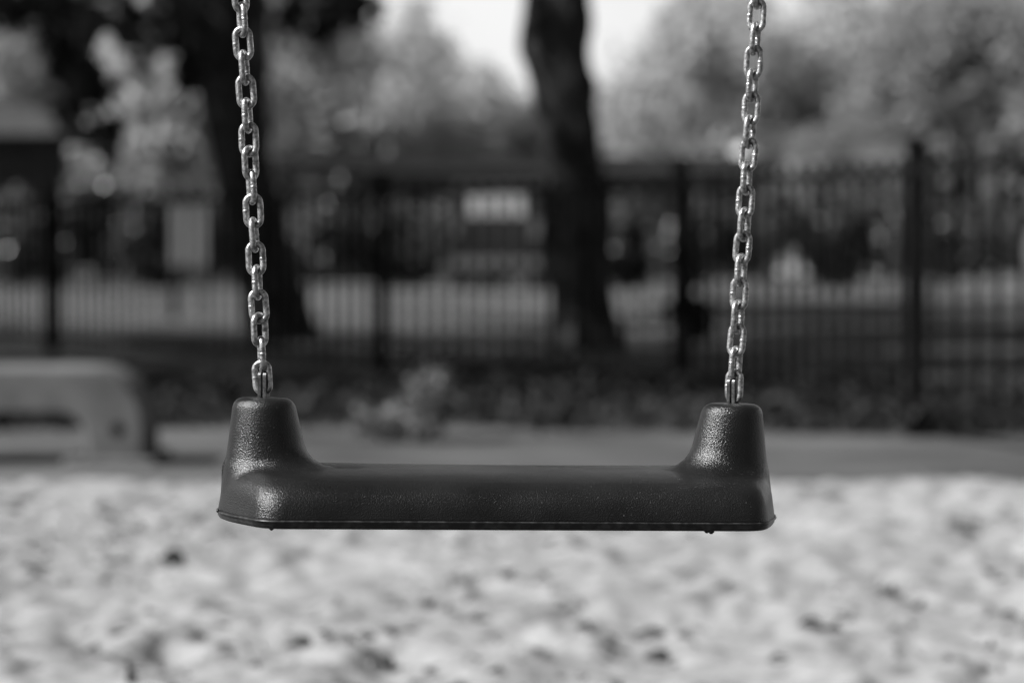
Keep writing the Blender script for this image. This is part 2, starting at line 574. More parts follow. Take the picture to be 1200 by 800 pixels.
def fence():
    ox, oy = fence_nodes[4]
    root = empty("metal_fence", (ox, oy, 0))
    tag(root, "black metal picket fence crossing the park behind the swing", "fence")
    H = 1.10
    post = MB().box((-0.036, -0.036, -0.03), (0.036, 0.036, H)).box((-0.044, -0.044, H + 0.001), (0.044, 0.044, H + 0.018)).mesh("post")
    post.materials.append(M_fence)
    picket = MB().box((-0.009, -0.009, 0.06), (0.009, 0.009, 1.05)).mesh("picket")
    picket.materials.append(M_fence)
    for i, (x, y) in enumerate(fence_nodes):
        if i in (0, 3): continue
        link(bpy.data.objects.new("post", post), root).location = (x - ox, y - oy, 0)
    spans = [(1, 2), (2, 4), (4, 5), (5, 6), (6, 7)]
    for a, b in spans:
        p = Vector((*fence_nodes[a], 0)); q = Vector((*fence_nodes[b], 0))
        L = (q - p).length
        ang = math.atan2((q - p).y, (q - p).x)
        for z0, z1 in ((0.975, 1.012), (0.10, 0.135)):
            r = MB().box((0.034, -0.018, z0), (L - 0.034, 0.018, z1)).build("rail", M_fence, root)
            r.location = (p.x - ox, p.y - oy, 0); r.rotation_euler = (0, 0, ang)
        n = int(round(L / (0.17 if a == 6 else 0.14)))
        for k in range(1, n):
            c = p.lerp(q, k / n)
            o = link(bpy.data.objects.new("picket", picket), root)
            o.location = (c.x - ox, c.y - oy, 0); o.rotation_euler = (0, 0, ang)


fence()


def ragged(pts, amp, seed):
    rg = random.Random(seed); out = []
    for a, b in zip(pts, pts[1:]):
        a = Vector(a); b = Vector(b); L = (b - a).length; n = max(2, int(L / 0.35))
        for k in range(n):
            q = a.lerp(b, k / n); out.append((q.x + rg.uniform(-.4, .4) * amp, q.y + rg.uniform(-1, 1) * amp * (q.y / 14) ** 2, -.002))
    out.append((*pts[-1], -.002))
    return out


_edge = ragged([(12, 44), (2.7, 43), (1.3, 21.5), (.2, 23.5), (-1.0, 20.8), (-14, 20.5)], 0.55, 3)
tag(MB().add([(-14, 11.3, -.002), (1.0, 11.3, -.002), (1.9, 10.3, -.002), (14, 10.2, -.002)] + _edge, [tuple(range(len(_edge) + 4))]).build("dark_ground_sheet", M_dark_ground), kind="structure")  # dark ground sheet reaching back to a ragged lawn edge


def ground_cover():
    """low dark plants along the foot of the fence"""
    rg = np.random.RandomState(31)
    cs = []
    for _ in range(1500):
        x = -4.6 + 8.6 * rg.rand()
        front = 11.5 - 0.30 * min(max(x, 0), 2.0) - 0.5 * noise2(np.array([x * 1.7 + 30]), np.array([4.5]), 77)[0]
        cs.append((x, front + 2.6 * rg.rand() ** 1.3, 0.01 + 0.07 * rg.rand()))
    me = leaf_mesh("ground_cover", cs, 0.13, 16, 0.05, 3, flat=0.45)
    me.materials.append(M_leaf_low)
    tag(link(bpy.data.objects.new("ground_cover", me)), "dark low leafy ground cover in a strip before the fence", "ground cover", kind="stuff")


ground_cover()


# ------------------------------------------------------------------ trees
def trunk_obj(name, root, stations, rough=0.06, seed=0, n=28):
    """stations: (x, y, z, radius) relative to the root; ridged bark"""
    rg = np.random.RandomState(seed)
    st = np.array(stations, float)
    zs = np.arange(st[0, 2], st[-1, 2] + 1e-6, 0.06)
    X = np.interp(zs, st[:, 2], st[:, 0]); Y = np.interp(zs, st[:, 2], st[:, 1]); Rr = np.interp(zs, st[:, 2], st[:, 3])
    vs = []
    for i, z in enumerate(zs):
        for j in range(n):
            a = 2 * math.pi * j / n
            k = 1 + rough * (2 * noise2(np.array([math.cos(a) * 3 + 20 + seed]), np.array([z * 1.8 + math.sin(a) * 3 + 20]), seed)[0] - 1)
            k += rough * 0.6 * math.sin(a * 7 + z * 1.5)
            vs.append((X[i] + Rr[i] * k * math.cos(a), Y[i] + Rr[i] * k * math.sin(a), z))
    fs = []
    for i in range(len(zs) - 1):
        for j in range(n):
            fs.append((i * n + j, i * n + (j + 1) % n, (i + 1) * n + (j + 1) % n, (i + 1) * n + j))
    return MB().add(vs, fs).build(name, M_bark, root, smooth=True)


def limbs(root, base, ends, r0, seed):
    rg = random.Random(seed)
    for e in ends:
        b = Vector(base); e = Vector(e)
        mid = (b + e) / 2 + Vector((rg.uniform(-.2, .2), rg.uniform(-.2, .2), rg.uniform(.1, .4)))
        pts = [b, b.lerp(mid, .5), mid, mid.lerp(e, .5), e]
        m = MB().tube(pts, [r0, r0 * .8, r0 * .6, r0 * .4, r0 * .15], 10)
        m.build("limb", M_bark, root, smooth=True)


def big_crown(root, centre, rx, rz, seed, n=380, per=34, size=0.17, mat=None, extra=None, extra_sp=None):
    cs = crown_centres(n, rx, rx, rz, seed) + np.array(centre)
    sp = np.full(len(cs), 0.42)
    if extra is not None:
        cs = np.vstack([cs, extra]); sp = np.concatenate([sp, extra_sp])
    me = leaf_mesh("crown", cs, sp, per, size, seed + 1)
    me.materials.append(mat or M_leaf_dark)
    return link(bpy.data.objects.new("crown", me), root)


def px_trunk(rows, d, x0, lift):
    out = []
    for (y, xl, xr) in rows:
        p = at((xl + xr) / 2, y, d)
        out.append((p.x - x0, 0, p.z, (xr - xl) / 2 / F * d))
    out.sort(key=lambda s: s[2])
    return out


# trunk behind the fence, right of the middle
d = 19.8
x0 = (694 - 600) / F * d
tr = empty("broad_tree", (x0, d, 0))
tag(tr, "dark crooked trunk rising behind the fence between the two chains", "tree", "big trees just behind the fence")
rows = [(y_, a_ - 9, b_ + 5) for y_, a_, b_ in [(0, 623, 684), (28, 622, 690), (60, 620, 684), (80, 628, 688), (98, 632, 696), (125, 634, 691), (160, 640, 694), (200, 646, 699), (250, 650, 704), (330, 655, 711), (380, 656, 722), (405, 652, 732)]]
st = px_trunk(rows, d, x0, 0)
st = [(st[0][0], 0, -0.05, st[0][3] * 1.15)] + st
lx, lz, lr = st[-1][0], st[-1][2], st[-1][3]
st += [(lx - .05, .05, lz + 1.0, lr * .95), (lx, .1, lz + 2.2, lr * .85), (lx + .1, .1, lz + 3.6, lr * .5)]
trunk_obj("trunk", tr, st, 0.13, 4)
limbs(tr, (lx, .05, lz + 1.6), [(lx - 2.2, .6, lz + 3.4), (lx + 2.0, -.8, lz + 3.2), (lx + .6, 1.8, lz + 4), (lx - .8, -1.8, lz + 3.8)], 0.10, 2)
big_crown(tr, (lx, 0, 7.2), 3.6, 2.6, 21)

# leaning trunk at the left
d = 22.0
x0 = (328 - 600) / F * d
tr = empty("broad_tree", (x0, d, 0))
tag(tr, "very dark leaning trunk behind the left chain with low dark foliage", "tree", "big trees just behind the fence")
rows = [(0, 208, 300), (60, 220, 304), (100, 232, 308), (200, 252, 318), (300, 268, 343), (350, 280, 359), (395, 288, 374)]
st = px_trunk(rows, d, x0, 0)
st = [(st[0][0] + .03, 0, -0.05, st[0][3] * 1.12)] + st
lx, lz, lr = st[-1][0], st[-1][2], st[-1][3]
st += [(lx - .15, .05, lz + 1.2, lr * .9), (lx - .3, .1, lz + 2.6, lr * .7), (lx - .3, .1, lz + 3.8, lr * .45)]
trunk_obj("trunk", tr, st, 0.06, 9)
limbs(tr, (lx - .15, .05, lz + 1.0), [(lx - 2.4, .4, lz + 2.2), (lx + 1.8, -.8, lz + 3.0), (lx + .6, 1.8, lz + 4), (lx - .8, -1.8, lz + 3.6)], 0.11, 5)
# low hanging dark clumps, given by where they are seen
low = [(20, 10, 34), (60, 5, 30), (110, 25, 30), (150, 15, 30), (190, 20, 34), (230, 30, 34), (95, 60, 22), (85, 95, 20), (100, 130, 20), (112, 160, 17),
       (5, 5, 20), (360, 0, 20), (395, 10, 20), (420, 0, 16), (375, 32, 13), (215, 45, 20), (222, 85, 14), (-40, 0, 40)]
ex = []; exs = []
rg = np.random.RandomState(2)
for (px, py, rr) in low:
    for _ in range(3):
        p = at(px + rg.randn() * rr * .45, py + rg.randn() * rr * .45, d)
        ex.append((p.x - x0, rg.randn() * .5, p.z)); exs.append(rr / F * d * .95)
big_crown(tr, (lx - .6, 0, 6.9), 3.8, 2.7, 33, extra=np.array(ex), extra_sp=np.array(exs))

# two trees added for the shade their crowns cast over the lawn
for k, (px, d_, h, lab) in enumerate([(-75, 27.5, 6.9, "unseen dark tree added for shade on the lawn left of the view, between fence and hedge"), (300, 34.0, 7.4, "dark tree added for shade, half hidden behind the leaning trunk at the left")]):
    x = (px - 600) / F * d_
    tr = empty("broad_tree", (x, d_, 0))
    tag(tr, lab, "tree", "big trees just behind the fence")
    trunk_obj("trunk", tr, [(0, 0, -.05, .2), (0, 0, .4, .14), (.05, 0, 3, .13), (0, .1, h, .06)], 0.06, 60 + k, n=16)
    limbs(tr, (.05, 0, 3.6), [(-1.6, .4, h), (1.6, -.4, h - .3), (.3, 1.5, h)], .08, k)
    big_crown(tr, (0, 0, h), 3.3, 2.0, 80 + k, n=300, per=30, size=0.18)

# unseen trees added at the left; they shade trunks and ground round the fence
for k, (x, y, h, rx, rz, lab) in enumerate([
        (-8.2, 11.2, 6.4, 2.6, 2.2, "unseen dark leafy tree added for shade beside the fence, nearest of those left of the view"),
        (-9.0, 16.0, 6.8, 3.4, 2.6, "unseen dark leafy tree added for shade left of the view, second from the swing"),
        (-10.5, 21.0, 7.0, 3.6, 2.8, "unseen dark leafy tree added for shade left of the view, farthest from the swing"),
        (-5.6, 15.2, 7.6, 2.6, 2.2, "unseen dark leafy tree added for shade left of the view, closest to the fence")]):
    tr = empty("broad_tree", (x, y, 0))
    tag(tr, lab, "tree", "big trees just behind the fence")
    trunk_obj("trunk", tr, [(0, 0, -.05, .3), (0, 0, .4, .22), (.1, 0, 3, .2), (0, .1, h, .1)], 0.06, 40 + k, n=16)
    limbs(tr, (.1, 0, 3.2), [(-1.6, .4, h), (1.6, -.4, h - .3), (.3, 1.5, h)], .09, k)
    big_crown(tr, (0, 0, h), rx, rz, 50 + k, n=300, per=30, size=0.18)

# ------------------------------------------------------------------ pale shrub on the earth in front of the fence
p = at(500, 505, 10.45)
sh = empty("low_shrub", (p.x, 10.45, 0))
tag(sh, "small pale leafy shrub in front of the fence, above the middle left of the seat", "shrub")
cs = []
rg = np.random.RandomState(5)
for (px, py, rr) in [(505, 450, 20), (490, 470, 22), (515, 465, 16), (480, 492, 16), (500, 495, 18), (440, 500, 16), (455, 506, 14)]:
    for _ in range(7):
        q = at(px + rg.randn() * rr * .5, py + rg.randn() * rr * .5, 10.45)
        cs.append((q.x - p.x, rg.randn() * .06, max(q.z, .02)))
me = leaf_mesh("foliage", cs, 0.05, 13, 0.04, 6)
me.materials.append(M_leaf_shrub)
link(bpy.data.objects.new("foliage", me), sh)
m = MB()
for k in range(8):
    c = cs[k * 6]
    m.tube([(0, 0, -0.02), (c[0] * .5, 0, c[2] * .6), c], [.006, .004, .002], 6)
m.build("stem", M_bark, sh, smooth=True)

# ------------------------------------------------------------------ hedge row beyond the lawn
hedge_protos = []
for k in range(3):
    cs = crown_centres(150, 0.95, 0.7, 0.95, 70 + k, lobes=7)
    me = leaf_mesh("foliage", cs + np.array([0, 0, 1.05]), 0.22, 30, 0.15, 80 + k)
    me.materials.append(M_leaf_hedge)
    hedge_protos.append(me)
hs = MB().tube([(0, 0, -.05), (.02, 0, .5), (0, 0, 1.2)], [.06, .05, .03], 8).mesh("stem", True)
hs.materials.append(M_bark)
random.seed(5)
for k in range(20):
    d = 53.5 + random.uniform(-.5, .5)
    x = -9.3 + k * 1.42 if k < 14 else (-10.8 - (k - 14) * 1.45 if k < 17 else 10.6 + (k - 17) * 1.45) + random.uniform(-.15, .15)
    r = empty("hedge_shrub", (x, d, -0.02), random.uniform(0, 6.28))
    r.scale = (1, 1, random.uniform(.92, 1.06))
    HO = ["first", "second", "third", "fourth", "fifth", "sixth", "seventh"]
    tag(r, ("dark shrub, " + HO[k] + " from the left in the long hedge row") if k < 7 else ("dark shrub, " + HO[13 - k] + " from the right in the long hedge row") if k < 14 else ("dark shrub of the hedge row just outside the view, " + ["nearest", "middle", "farthest"][(k - 14) % 3] + " of three at the " + ["left", "right"][k > 16]), "shrub", "dark shrubs in the hedge row beyond the lawn")
    link(bpy.data.objects.new("foliage", hedge_protos[k % 3]), r)
    link(bpy.data.objects.new("stem", hs), r)


# ------------------------------------------------------------------ far buildings and things beyond the fence
def window(root, x0, x1, z0, z1, y, mat=M_white):
    f = MB()
    t = 0.07
    f.box((x0, y - .05, z0), (x0 + t, y + .02, z1)).box((x1 - t, y - .05, z0), (x1, y + .02, z1))
    f.box((x0 + t, y - .05, z0), (x1 - t, y + .02, z0 + t)).box((x0 + t, y - .05, z1 - t), (x1 - t, y + .02, z1))
    w_ = f.build("window", mat, root)
    MB().box((x0 + t, y - .02, z0 + t), (x1 - t, y + .015, z1 - t)).build("pane", M_glass, w_)
    return w_


def flat_building():
    d = 68.0
    xa, xb = (325 - 600) / F * d, (900 - 600) / F * d
    cx = (xa + xb) / 2; W = xb - xa
    r = empty("low_building", (cx, d, 0))
    tag(r, "long low grey building with a flat dark roof edge, beyond the hedge", "building")
    MB().box((-W / 2, 0, -.05), (W / 2, 7, 2.55)).build("wall", M_wall, r)
    MB().box((-W / 2 - .3, -.4, 2.552), (W / 2 + .3, 7.3, 2.75)).build("fascia", M_fascia, r)
    MB().box((-W / 2 - .4, -.5, 2.752), (W / 2 + .4, 7.4, 2.93)).build("roof", M_wall_dark, r)
    for k in range(5):
        window(r, -W / 2 + .8 + k * 2.2, -W / 2 + 2.0 + k * 2.2, 1.0, 2.0, -.012, M_fascia)
    MB().box((W / 2 - 1.2, -.03, 0), (W / 2 - .3, .0, 2.05)).build("door", M_wall_dark, r)


flat_building()


def kiosk():
    d = 58.0
    xb = (58 - 600) / F * d
    W = 4.0
    r = empty("park_hut", (xb - W / 2, d, 0))
    tag(r, "dark park hut with a pale eaves board at the left border of the view", "hut")
    MB().box((-W / 2, 0, -.05), (W / 2 - .1, 3, 2.9)).build("wall", M_wall_dark, r)
    MB().box((-W / 2 - .2, -.45, 3.02), (W / 2 + .35, -.38, 3.42)).build("eaves_board", M_wall, r)
    MB().add([(-W / 2 - .2, -.4, 2.92), (W / 2 + .3, -.4, 2.92), (W / 2 + .3, 3.4, 2.92), (-W / 2 - .2, 3.4, 2.92),
              (-W / 2 - .2, -.376, 3.36), (W / 2 + .3, -.376, 3.36), (W / 2 - 1.2, 1.5, 3.9), (-W / 2 + 1.2, 1.5, 3.9), (W / 2 + .3, 3.4, 3.36), (-W / 2 - .2, 3.4, 3.36)],
             [(0, 3, 2, 1), (4, 5, 6, 7), (5, 8, 6), (8, 9, 7, 6), (9, 4, 7), (0, 1, 5, 4), (1, 2, 8, 5), (2, 3, 9, 8), (3, 0, 4, 9)]).build("roof", M_wall_dark, r)
    window(r, -.2, .9, .9, 1.7, -.012)
    MB().box((-1.5, -.03, 0), (-.7, .0, 2.0)).build("door", M_roof, r)


kiosk()


def pale_house():
    d = 82.0
    xa, xb = (872 - 600) / F * d, (1072 - 600) / F * d
    W = xb - xa; cx = (xa + xb) / 2
    r = empty("pale_house", (cx, d, -.03))
    tag(r, "pale flat-roofed house glimpsed beyond the fence at the right", "house")
    H = 4.0
    MB().box((-W / 2, 0, -.05), (W / 2, 5, H)).build("wall", M_wall_pale, r)
    MB().box((-W / 2 - .2, -.25, H + .003), (W / 2 + .2, 5.2, H + .2)).build("roof", M_roof, r)
    for k in range(3):
        window(r, -W / 2 + .4 + k * 1.5, -W / 2 + 1.2 + k * 1.5, 1.0, 2.2, -.012)
    MB().box((W / 2 - .6, -.03, 0), (W / 2 - .1, .0, 2.1)).build("door", M_wall_dark, r)


pale_house()


def board():
    d = 30.0
    x = (223 - 600) / F * d
    r = empty("notice_board", (x, d, -.03))
    tag(r, "pale upright notice board on posts beyond the fence, left of the left chain", "notice board")
    MB().box((-.20, -.02, .56), (.20, .02, 1.27)).build("board", M_board, r, bevel=.004)
    for sx in (-1, 1):
        MB().box((sx * .18 - .025, .021, -.02), (sx * .18 + .025, .07, 1.33)).build("post", M_bark, r)
    MB().box((-.23, -.05, 1.331), (.23, .09, 1.36)).build("top_rail", M_bark, r)


board()


def van():
    d = 50.5
    x = (580 - 600) / F * d
    r = empty("parked_van", (x, d, -0.03))
    tag(r, "dark van seen from behind on the grass beyond the fence, its rear window pale with painted sky reflection", "van")
    W = 0.82
    # body profile along y (length), swept over the width
    prof = [(0, .32), (0, .95), (.05, 1.30), (.22, 1.86), (.5, 1.92), (2.4, 1.92), (3.1, 1.35), (4.0, 1.12), (4.3, .9), (4.3, .32)]
    n = len(prof)
    vs = []
    for sx in (-1, 1):
        for (y, z) in prof:
            k = 1.0 if z < 1.3 else 1 - (z - 1.3) * .22
            vs.append((sx * W * k, y, z))
    fs = [tuple(range(n)), tuple(range(2 * n - 1, n - 1, -1))] + [(i, i + n, (i + 1) % n + n, (i + 1) % n) for i in range(n)]
    body = MB().add(vs, fs).build("body", M_vbody, r, bevel=.05)
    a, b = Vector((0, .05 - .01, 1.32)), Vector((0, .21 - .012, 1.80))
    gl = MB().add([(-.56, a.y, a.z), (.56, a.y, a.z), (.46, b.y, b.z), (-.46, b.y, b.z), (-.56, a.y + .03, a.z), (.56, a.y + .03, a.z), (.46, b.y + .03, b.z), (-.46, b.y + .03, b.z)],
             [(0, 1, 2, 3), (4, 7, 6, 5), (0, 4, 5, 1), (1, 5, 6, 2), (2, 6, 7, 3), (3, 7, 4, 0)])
    gl.build("rear_window", M_reflection, r)  # rear window, the sky's reflection painted in
    for sx in (-1, 1):
        for y in (.75, 3.5):
            wh = MB().tube([(sx * .70, y, .31), (sx * .83, y, .31)], .31, 24).build("wheel", M_tyre, r)
            MB().tube([(sx * .831, y, .31), (sx * .84, y, .31)], .18, 18).build("rim", M_conc, wh)
        MB().box((sx * .72 - .07, -.06, .95), (sx * .72 + .07, -.03, 1.25)).build("tail_light", M_roof, r)
    MB().box((-.8, -.1, .38), (.8, -.035, .56)).build("bumper", M_roof, r, bevel=.02)


van()

# ------------------------------------------------------------------ far trees
protos = []
for k in range(5):
    cs = crown_centres(260, 2.6, 2.4, 2.9, 100 + k, lobes=10)
    me = leaf_mesh("crown", cs + np.array([0, 0, 4.3]), 0.5, 24, 0.26, 120 + k)
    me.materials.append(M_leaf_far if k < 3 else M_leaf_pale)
    protos.append(me)
tk = MB().tube([(0, 0, -.1), (.05, 0, .6), (0, .05, 2.5), (.1, 0, 5)], [.28, .2, .16, .06], 12)
tk.tube([(0, .05, 2.3), (.7, .1, 3.3), (1.3, .2, 4.4)], [.09, .06, .02], 8)
tk.tube([(0, .05, 2.5), (-.6, -.1, 3.6), (-1.2, -.2, 4.6)], [.09, .06, .02], 8)
tkm = tk.mesh("trunk", True)
tkm.materials.append(M_bark)
# (photo x of the trunk, distance, scale, proto)
far = [(-60, 78, 1.25, 0), (40, 86, 1.4, 3), (130, 74, 1.2, 4), (188, 63, 1.1, 4), (20, 66, 1.0, 3), (260, 80, 1.3, 3), (335, 84, 1.3, 3), (385, 80, 1.12, 4), (425, 92, 0.98, 4),
       (470, 88, 0.98, 3), (503, 95, -1.42, 4), (800, 95, -1.3, 3), (545, 90, 0.88, 3), (598, 96, 0.95, 4), (655, 92, 0.84, 0), (712, 92, 0.78, 3), (762, 98, 0.92, 4), (835, 90, 1.2, 3), (885, 96, 1.2, 1), (963, 76, 0.56, 2), (1046, 77, .5, 0),
       (905, 102, 1.22, 4), (955, 94, 1.2, 0), (1010, 96, 1.3, 3), (1070, 94, 1.3, 4), (1130, 84, 1.3, 1), (1190, 90, 1.35, 3), (1260, 82, 1.3, 0),
       (-180, 84, 1.3, 3), (-300, 80, 1.3, 1)]
far.sort()
ORD = ['first', 'second', 'third', 'fourth', 'fifth', 'sixth', 'seventh', 'eighth', 'ninth', 'tenth', 'eleventh', 'twelfth', 'thirteenth', 'fourteenth', 'fifteenth', 'sixteenth', 'seventeenth', 'eighteenth', 'nineteenth', 'twentieth', 'twenty-first', 'twenty-second', 'twenty-third', 'twenty-fourth', 'twenty-fifth', 'twenty-sixth', 'twenty-seventh', 'twenty-eighth']
random.seed(11)
for k, (px, d, s, pr) in enumerate(far):
    x = (px - 600) / F * d
    r = empty("park_tree", (x, d, -.03), random.uniform(0, 6.28))
    r.scale = (s, s, s) if s > 0 else (-.55 * s, -.55 * s, -s)
    lab = "tree of the far line outside the view, " + ["farthest left", "next to the view"][k] if k < 2 else ("pale sunlit" if pr > 2 else "mid grey") + " tree, " + ORD[k - 2] + " from the left in the far tree line"
    tag(r, lab, "tree", "pale trees in the far tree line" if pr > 2 else "mid grey trees in the far tree line")
    link(bpy.data.objects.new("crown", protos[pr]), r)
    link(bpy.data.objects.new("trunk", tkm), r)
# a second, taller row far behind closes the lower gaps
for k in range(12):
    d = 125 + random.uniform(-6, 6)
    px = -60 + k * 118
    s = random.uniform(1.25, 1.5) if not (440 < px < 790) else 0.85
    r = empty("park_tree", ((px - 600) / F * d, d, -.03), random.uniform(0, 6.28))
    r.scale = (s, s, s)
    tag(r, "leafy tree mostly hidden behind the far tree line", "tree", "trees behind the far tree line")
    link(bpy.data.objects.new("crown", protos[(k * 2) % 5]), r)
    link(bpy.data.objects.new("trunk", tkm), r)

# ------------------------------------------------------------------ the swing
D_SEAT = 2.23
YAW = R(10.0)
ROLL = R(1.25)
Z0 = 0.493
CX = -0.0100
sw = empty("swing", (CX, D_SEAT, Z0))
tag(sw, "black moulded rubber swing seat hanging level on two galvanised chains", "swing")
seat_rot = Euler((0, ROLL, YAW), 'XYZ').to_matrix()
HL, HD, TH = 0.2205, 0.086, 0.0355       # half length, half depth, body height


def smax(a, b, k):
    h = np.clip(0.5 - 0.5 * (b - a) / k, 0, 1)
    return b * (1 - h) + a * h + k * h * (1 - h)


def smin(a, b, k):
    return -smax(-a, -b, k)


def outline(x, y, z):
    """signed distance-like field of the plan: stretched hexagon with soft corners, leaning in with height"""
    zz = np.clip(z, 0, None)
    ax = np.sqrt(x * x + 1e-6); ay = np.abs(y)
    front = ay - (HD - 0.16 * zz)
    # chamfer plane through (HL, 0) and (HL-0.042, HD)
    nx, ny = HD, 0.041
    L = math.hypot(nx, ny); nx /= L; ny /= L
    # smooth |y| makes the tip round
    sy = np.sqrt(y * y + 0.036 ** 2) - 0.036
    end = (ax - HL) * nx + sy * ny + 0.14 * zz + 0.0
    return smax(front, end, 0.015)


def seat_field(x, y, z):
    side = outline(x, y, z)
    sag = 0.0012 * np.cos(np.clip(x / 0.2, -1, 1) * math.pi / 2)
    crown = -0.0025 * (y / HD) ** 2 - 0.0085 * np.clip(-y / HD, 0, 1.1) ** 2.6
    top = z - (TH + crown - sag)
    kk = np.where(y > 0, 0.007, 0.0185)
    body = smax(side, top, kk)
    # pegs: leaning cones
    ax = np.abs(x)
    zt = 0.0885
    t = np.clip((z - TH) / (zt - TH), 0, None)
    cxp = 0.1830 + 0.0038 * t
    rad = 0.0325 - 0.0092 * t + 0.004 * np.clip(-t + 0.35, 0, None) ** 1.5
    rr = np.sqrt((ax - cxp) ** 2 + (y * 1.06) ** 2)
    cone = (rr - rad) * 0.97
    peg = smax(cone, z - zt, 0.009)
    ku = (0.009 + 0.012 * np.clip((cxp - ax) / 0.03 + 0.3, 0, 1)) * np.clip(z / TH, 0.02, 1)
    f = smin(body, peg, ku)
    return np.maximum(f, -z)


def surface_nets(field, lo, hi, h):
    n = [int(math.ceil((hi[k] - lo[k]) / h)) + 1 for k in range(3)]
    ax = [lo[k] + h * np.arange(n[k]) for k in range(3)]
    X, Y, Z = np.meshgrid(*ax, indexing='ij')
    Fv = field(X, Y, Z)
    S = Fv < 0
    cs = tuple(k - 1 for k in n)
    acc = np.zeros(cs + (3,)); cnt = np.zeros(cs)
    corners = [(i, j, k) for i in (0, 1) for j in (0, 1) for k in (0, 1)]
    def sl(c): return tuple(slice(c[a], c[a] + cs[a]) for a in range(3))
    for c in corners:
        for a in range(3):
            if c[a] == 0:
                c2 = list(c); c2[a] = 1; c2 = tuple(c2)
                f0, f1 = Fv[sl(c)], Fv[sl(c2)]
                m = (f0 < 0) != (f1 < 0)
                t = np.where(m, f0 / np.where(m, f0 - f1, 1), 0)
                for b in range(3):
                    v = c[b] + (t if b == a else 0)
                    acc[..., b] += np.where(m, v, 0)
                cnt += m
    act = cnt > 0
    idx = -np.ones(cs, int)
    idx[act] = np.arange(act.sum())
    base = np.stack(np.meshgrid(*[np.arange(k) for k in cs], indexing='ij'), axis=-1)[act]
    V = (base + acc[act] / cnt[act][:, None]) * h + np.array(lo)
    Q = []
    for a in range(3):
        b, c = (a + 1) % 3, (a + 2) % 3
        s0 = [slice(None)] * 3; s1 = [slice(None)] * 3
        s0[a] = slice(0, n[a] - 1); s1[a] = slice(1, n[a])
        for q in (b, c):
            s0[q] = slice(1, n[q] - 1); s1[q] = slice(1, n[q] - 1)
        A, B = S[tuple(s0)], S[tuple(s1)]
        ii = np.argwhere(A != B)
        if not len(ii): continue
        g = ii.copy(); g[:, b] += 1; g[:, c] += 1
        def cell(db, dc):
            q = g.copy(); q[:, b] += db; q[:, c] += dc
            return idx[q[:, 0], q[:, 1], q[:, 2]]
        quad = np.stack([cell(-1, -1), cell(0, -1), cell(0, 0), cell(-1, 0)], axis=1)
        ins = A[tuple(ii.T)]
        quad[~ins] = quad[~ins][:, ::-1]
        Q.append(quad)
    return V, np.vstack(Q)


def project(V, field, it=3):
    e = 1e-4
    for _ in range(it):
        x, y, z = V.T
        f = field(x, y, z)
        g = np.stack([field(x + e, y, z) - field(x - e, y, z), field(x, y + e, z) - field(x, y - e, z), field(x, y, z + e) - field(x, y, z - e)], axis=1) / (2 * e)
        m = (np.abs(z) > 0.001)[:, None]
        V = V - np.where(m, (f / np.maximum((g ** 2).sum(1), .05))[:, None] * g * 0.8, 0)
    return V


V, Q = surface_nets(seat_field, (-0.235, -0.1, -0.004), (0.235, 0.1, 0.095), 0.0015)
V = project(V, seat_field)
me = mesh_np("seat", V, Q, True)
me.materials.append(M_rubber)
seat = link(bpy.data.objects.new("seat", me), sw)
seat.rotation_euler = (0, ROLL, YAW)


def plan_ring(off, n=360):
    """points of the seat outline at its foot, pushed out by off"""
    out = []
    for k in range(n):
        a = 2 * math.pi * k / n
        # sample evenly along the long shape
        dx, dy = math.cos(a) * HL, math.sin(a) * HD
        lo_, hi_ = 0.3, 1.6
        for _ in range(30):
            mid = (lo_ + hi_) / 2
            v = float(outline(np.array(dx * mid), np.array(dy * mid), np.array(0.0)))
            if v < off: lo_ = mid
            else: hi_ = mid
        out.append((dx * lo_, dy * lo_))
    return out


def rim():
    prof = [(0.0001, 0.0012), (0.0007, 0.0009), (0.0009, 0.0002), (0.0007, -0.0004), (0.0002, -0.0007), (-0.0002, -0.0030), (-0.0012, -0.0046), (-0.0034, -0.0056), (-0.012, -0.0058)]
    rings = [[(x, y, z) for x, y in plan_ring(o)] for o, z in prof]
    n = len(rings[0])
    rg = np.random.RandomState(3)
    wob = noise2(np.arange(n) * .13, np.zeros(n), 9) * .0007
    vs = []
    for r_, (o, z) in zip(rings, prof):
        for k, p in enumerate(r_):
            e = wob[k] if o > .0006 else 0
            L = math.hypot(p[0], p[1])
            vs.append((p[0] * (1 + e / L), p[1] * (1 + e / L), z))
    fs = []
    for i in range(len(prof) - 1):
        for j in range(n):
            fs.append((i * n + j, (i + 1) * n + j, (i + 1) * n + (j + 1) % n, i * n + (j + 1) % n))
    fs.append(tuple((len(prof) - 1) * n + j for j in range(n - 1, -1, -1)))
    m = MB().add(vs, fs)
    # scraps of moulding flash
    for (x, y, z, r_) in [(-0.186, -0.0775, -0.0052, .0019), (0.151, -0.082, -0.0052, .0026), (0.1475, -0.082, -0.0050, .0022), (-0.2212, -0.008, 0.0012, .0014), (0.2195, -.012, 0.000, .0014), (0.2155, -.022, 0.0002, .0012)]:
        m.tube([(x, y, z - r_), (x, y, z - r_ * .4), (x, y, z + r_)], [r_ * .35, r_, r_ * .5], 8)
    o = m.build("rim", M_rim, seat, smooth=True)
    return o


rim()

# --- chains
WIRE = 0.00242
PITCH = 0.0184
LINK_W = 0.0163


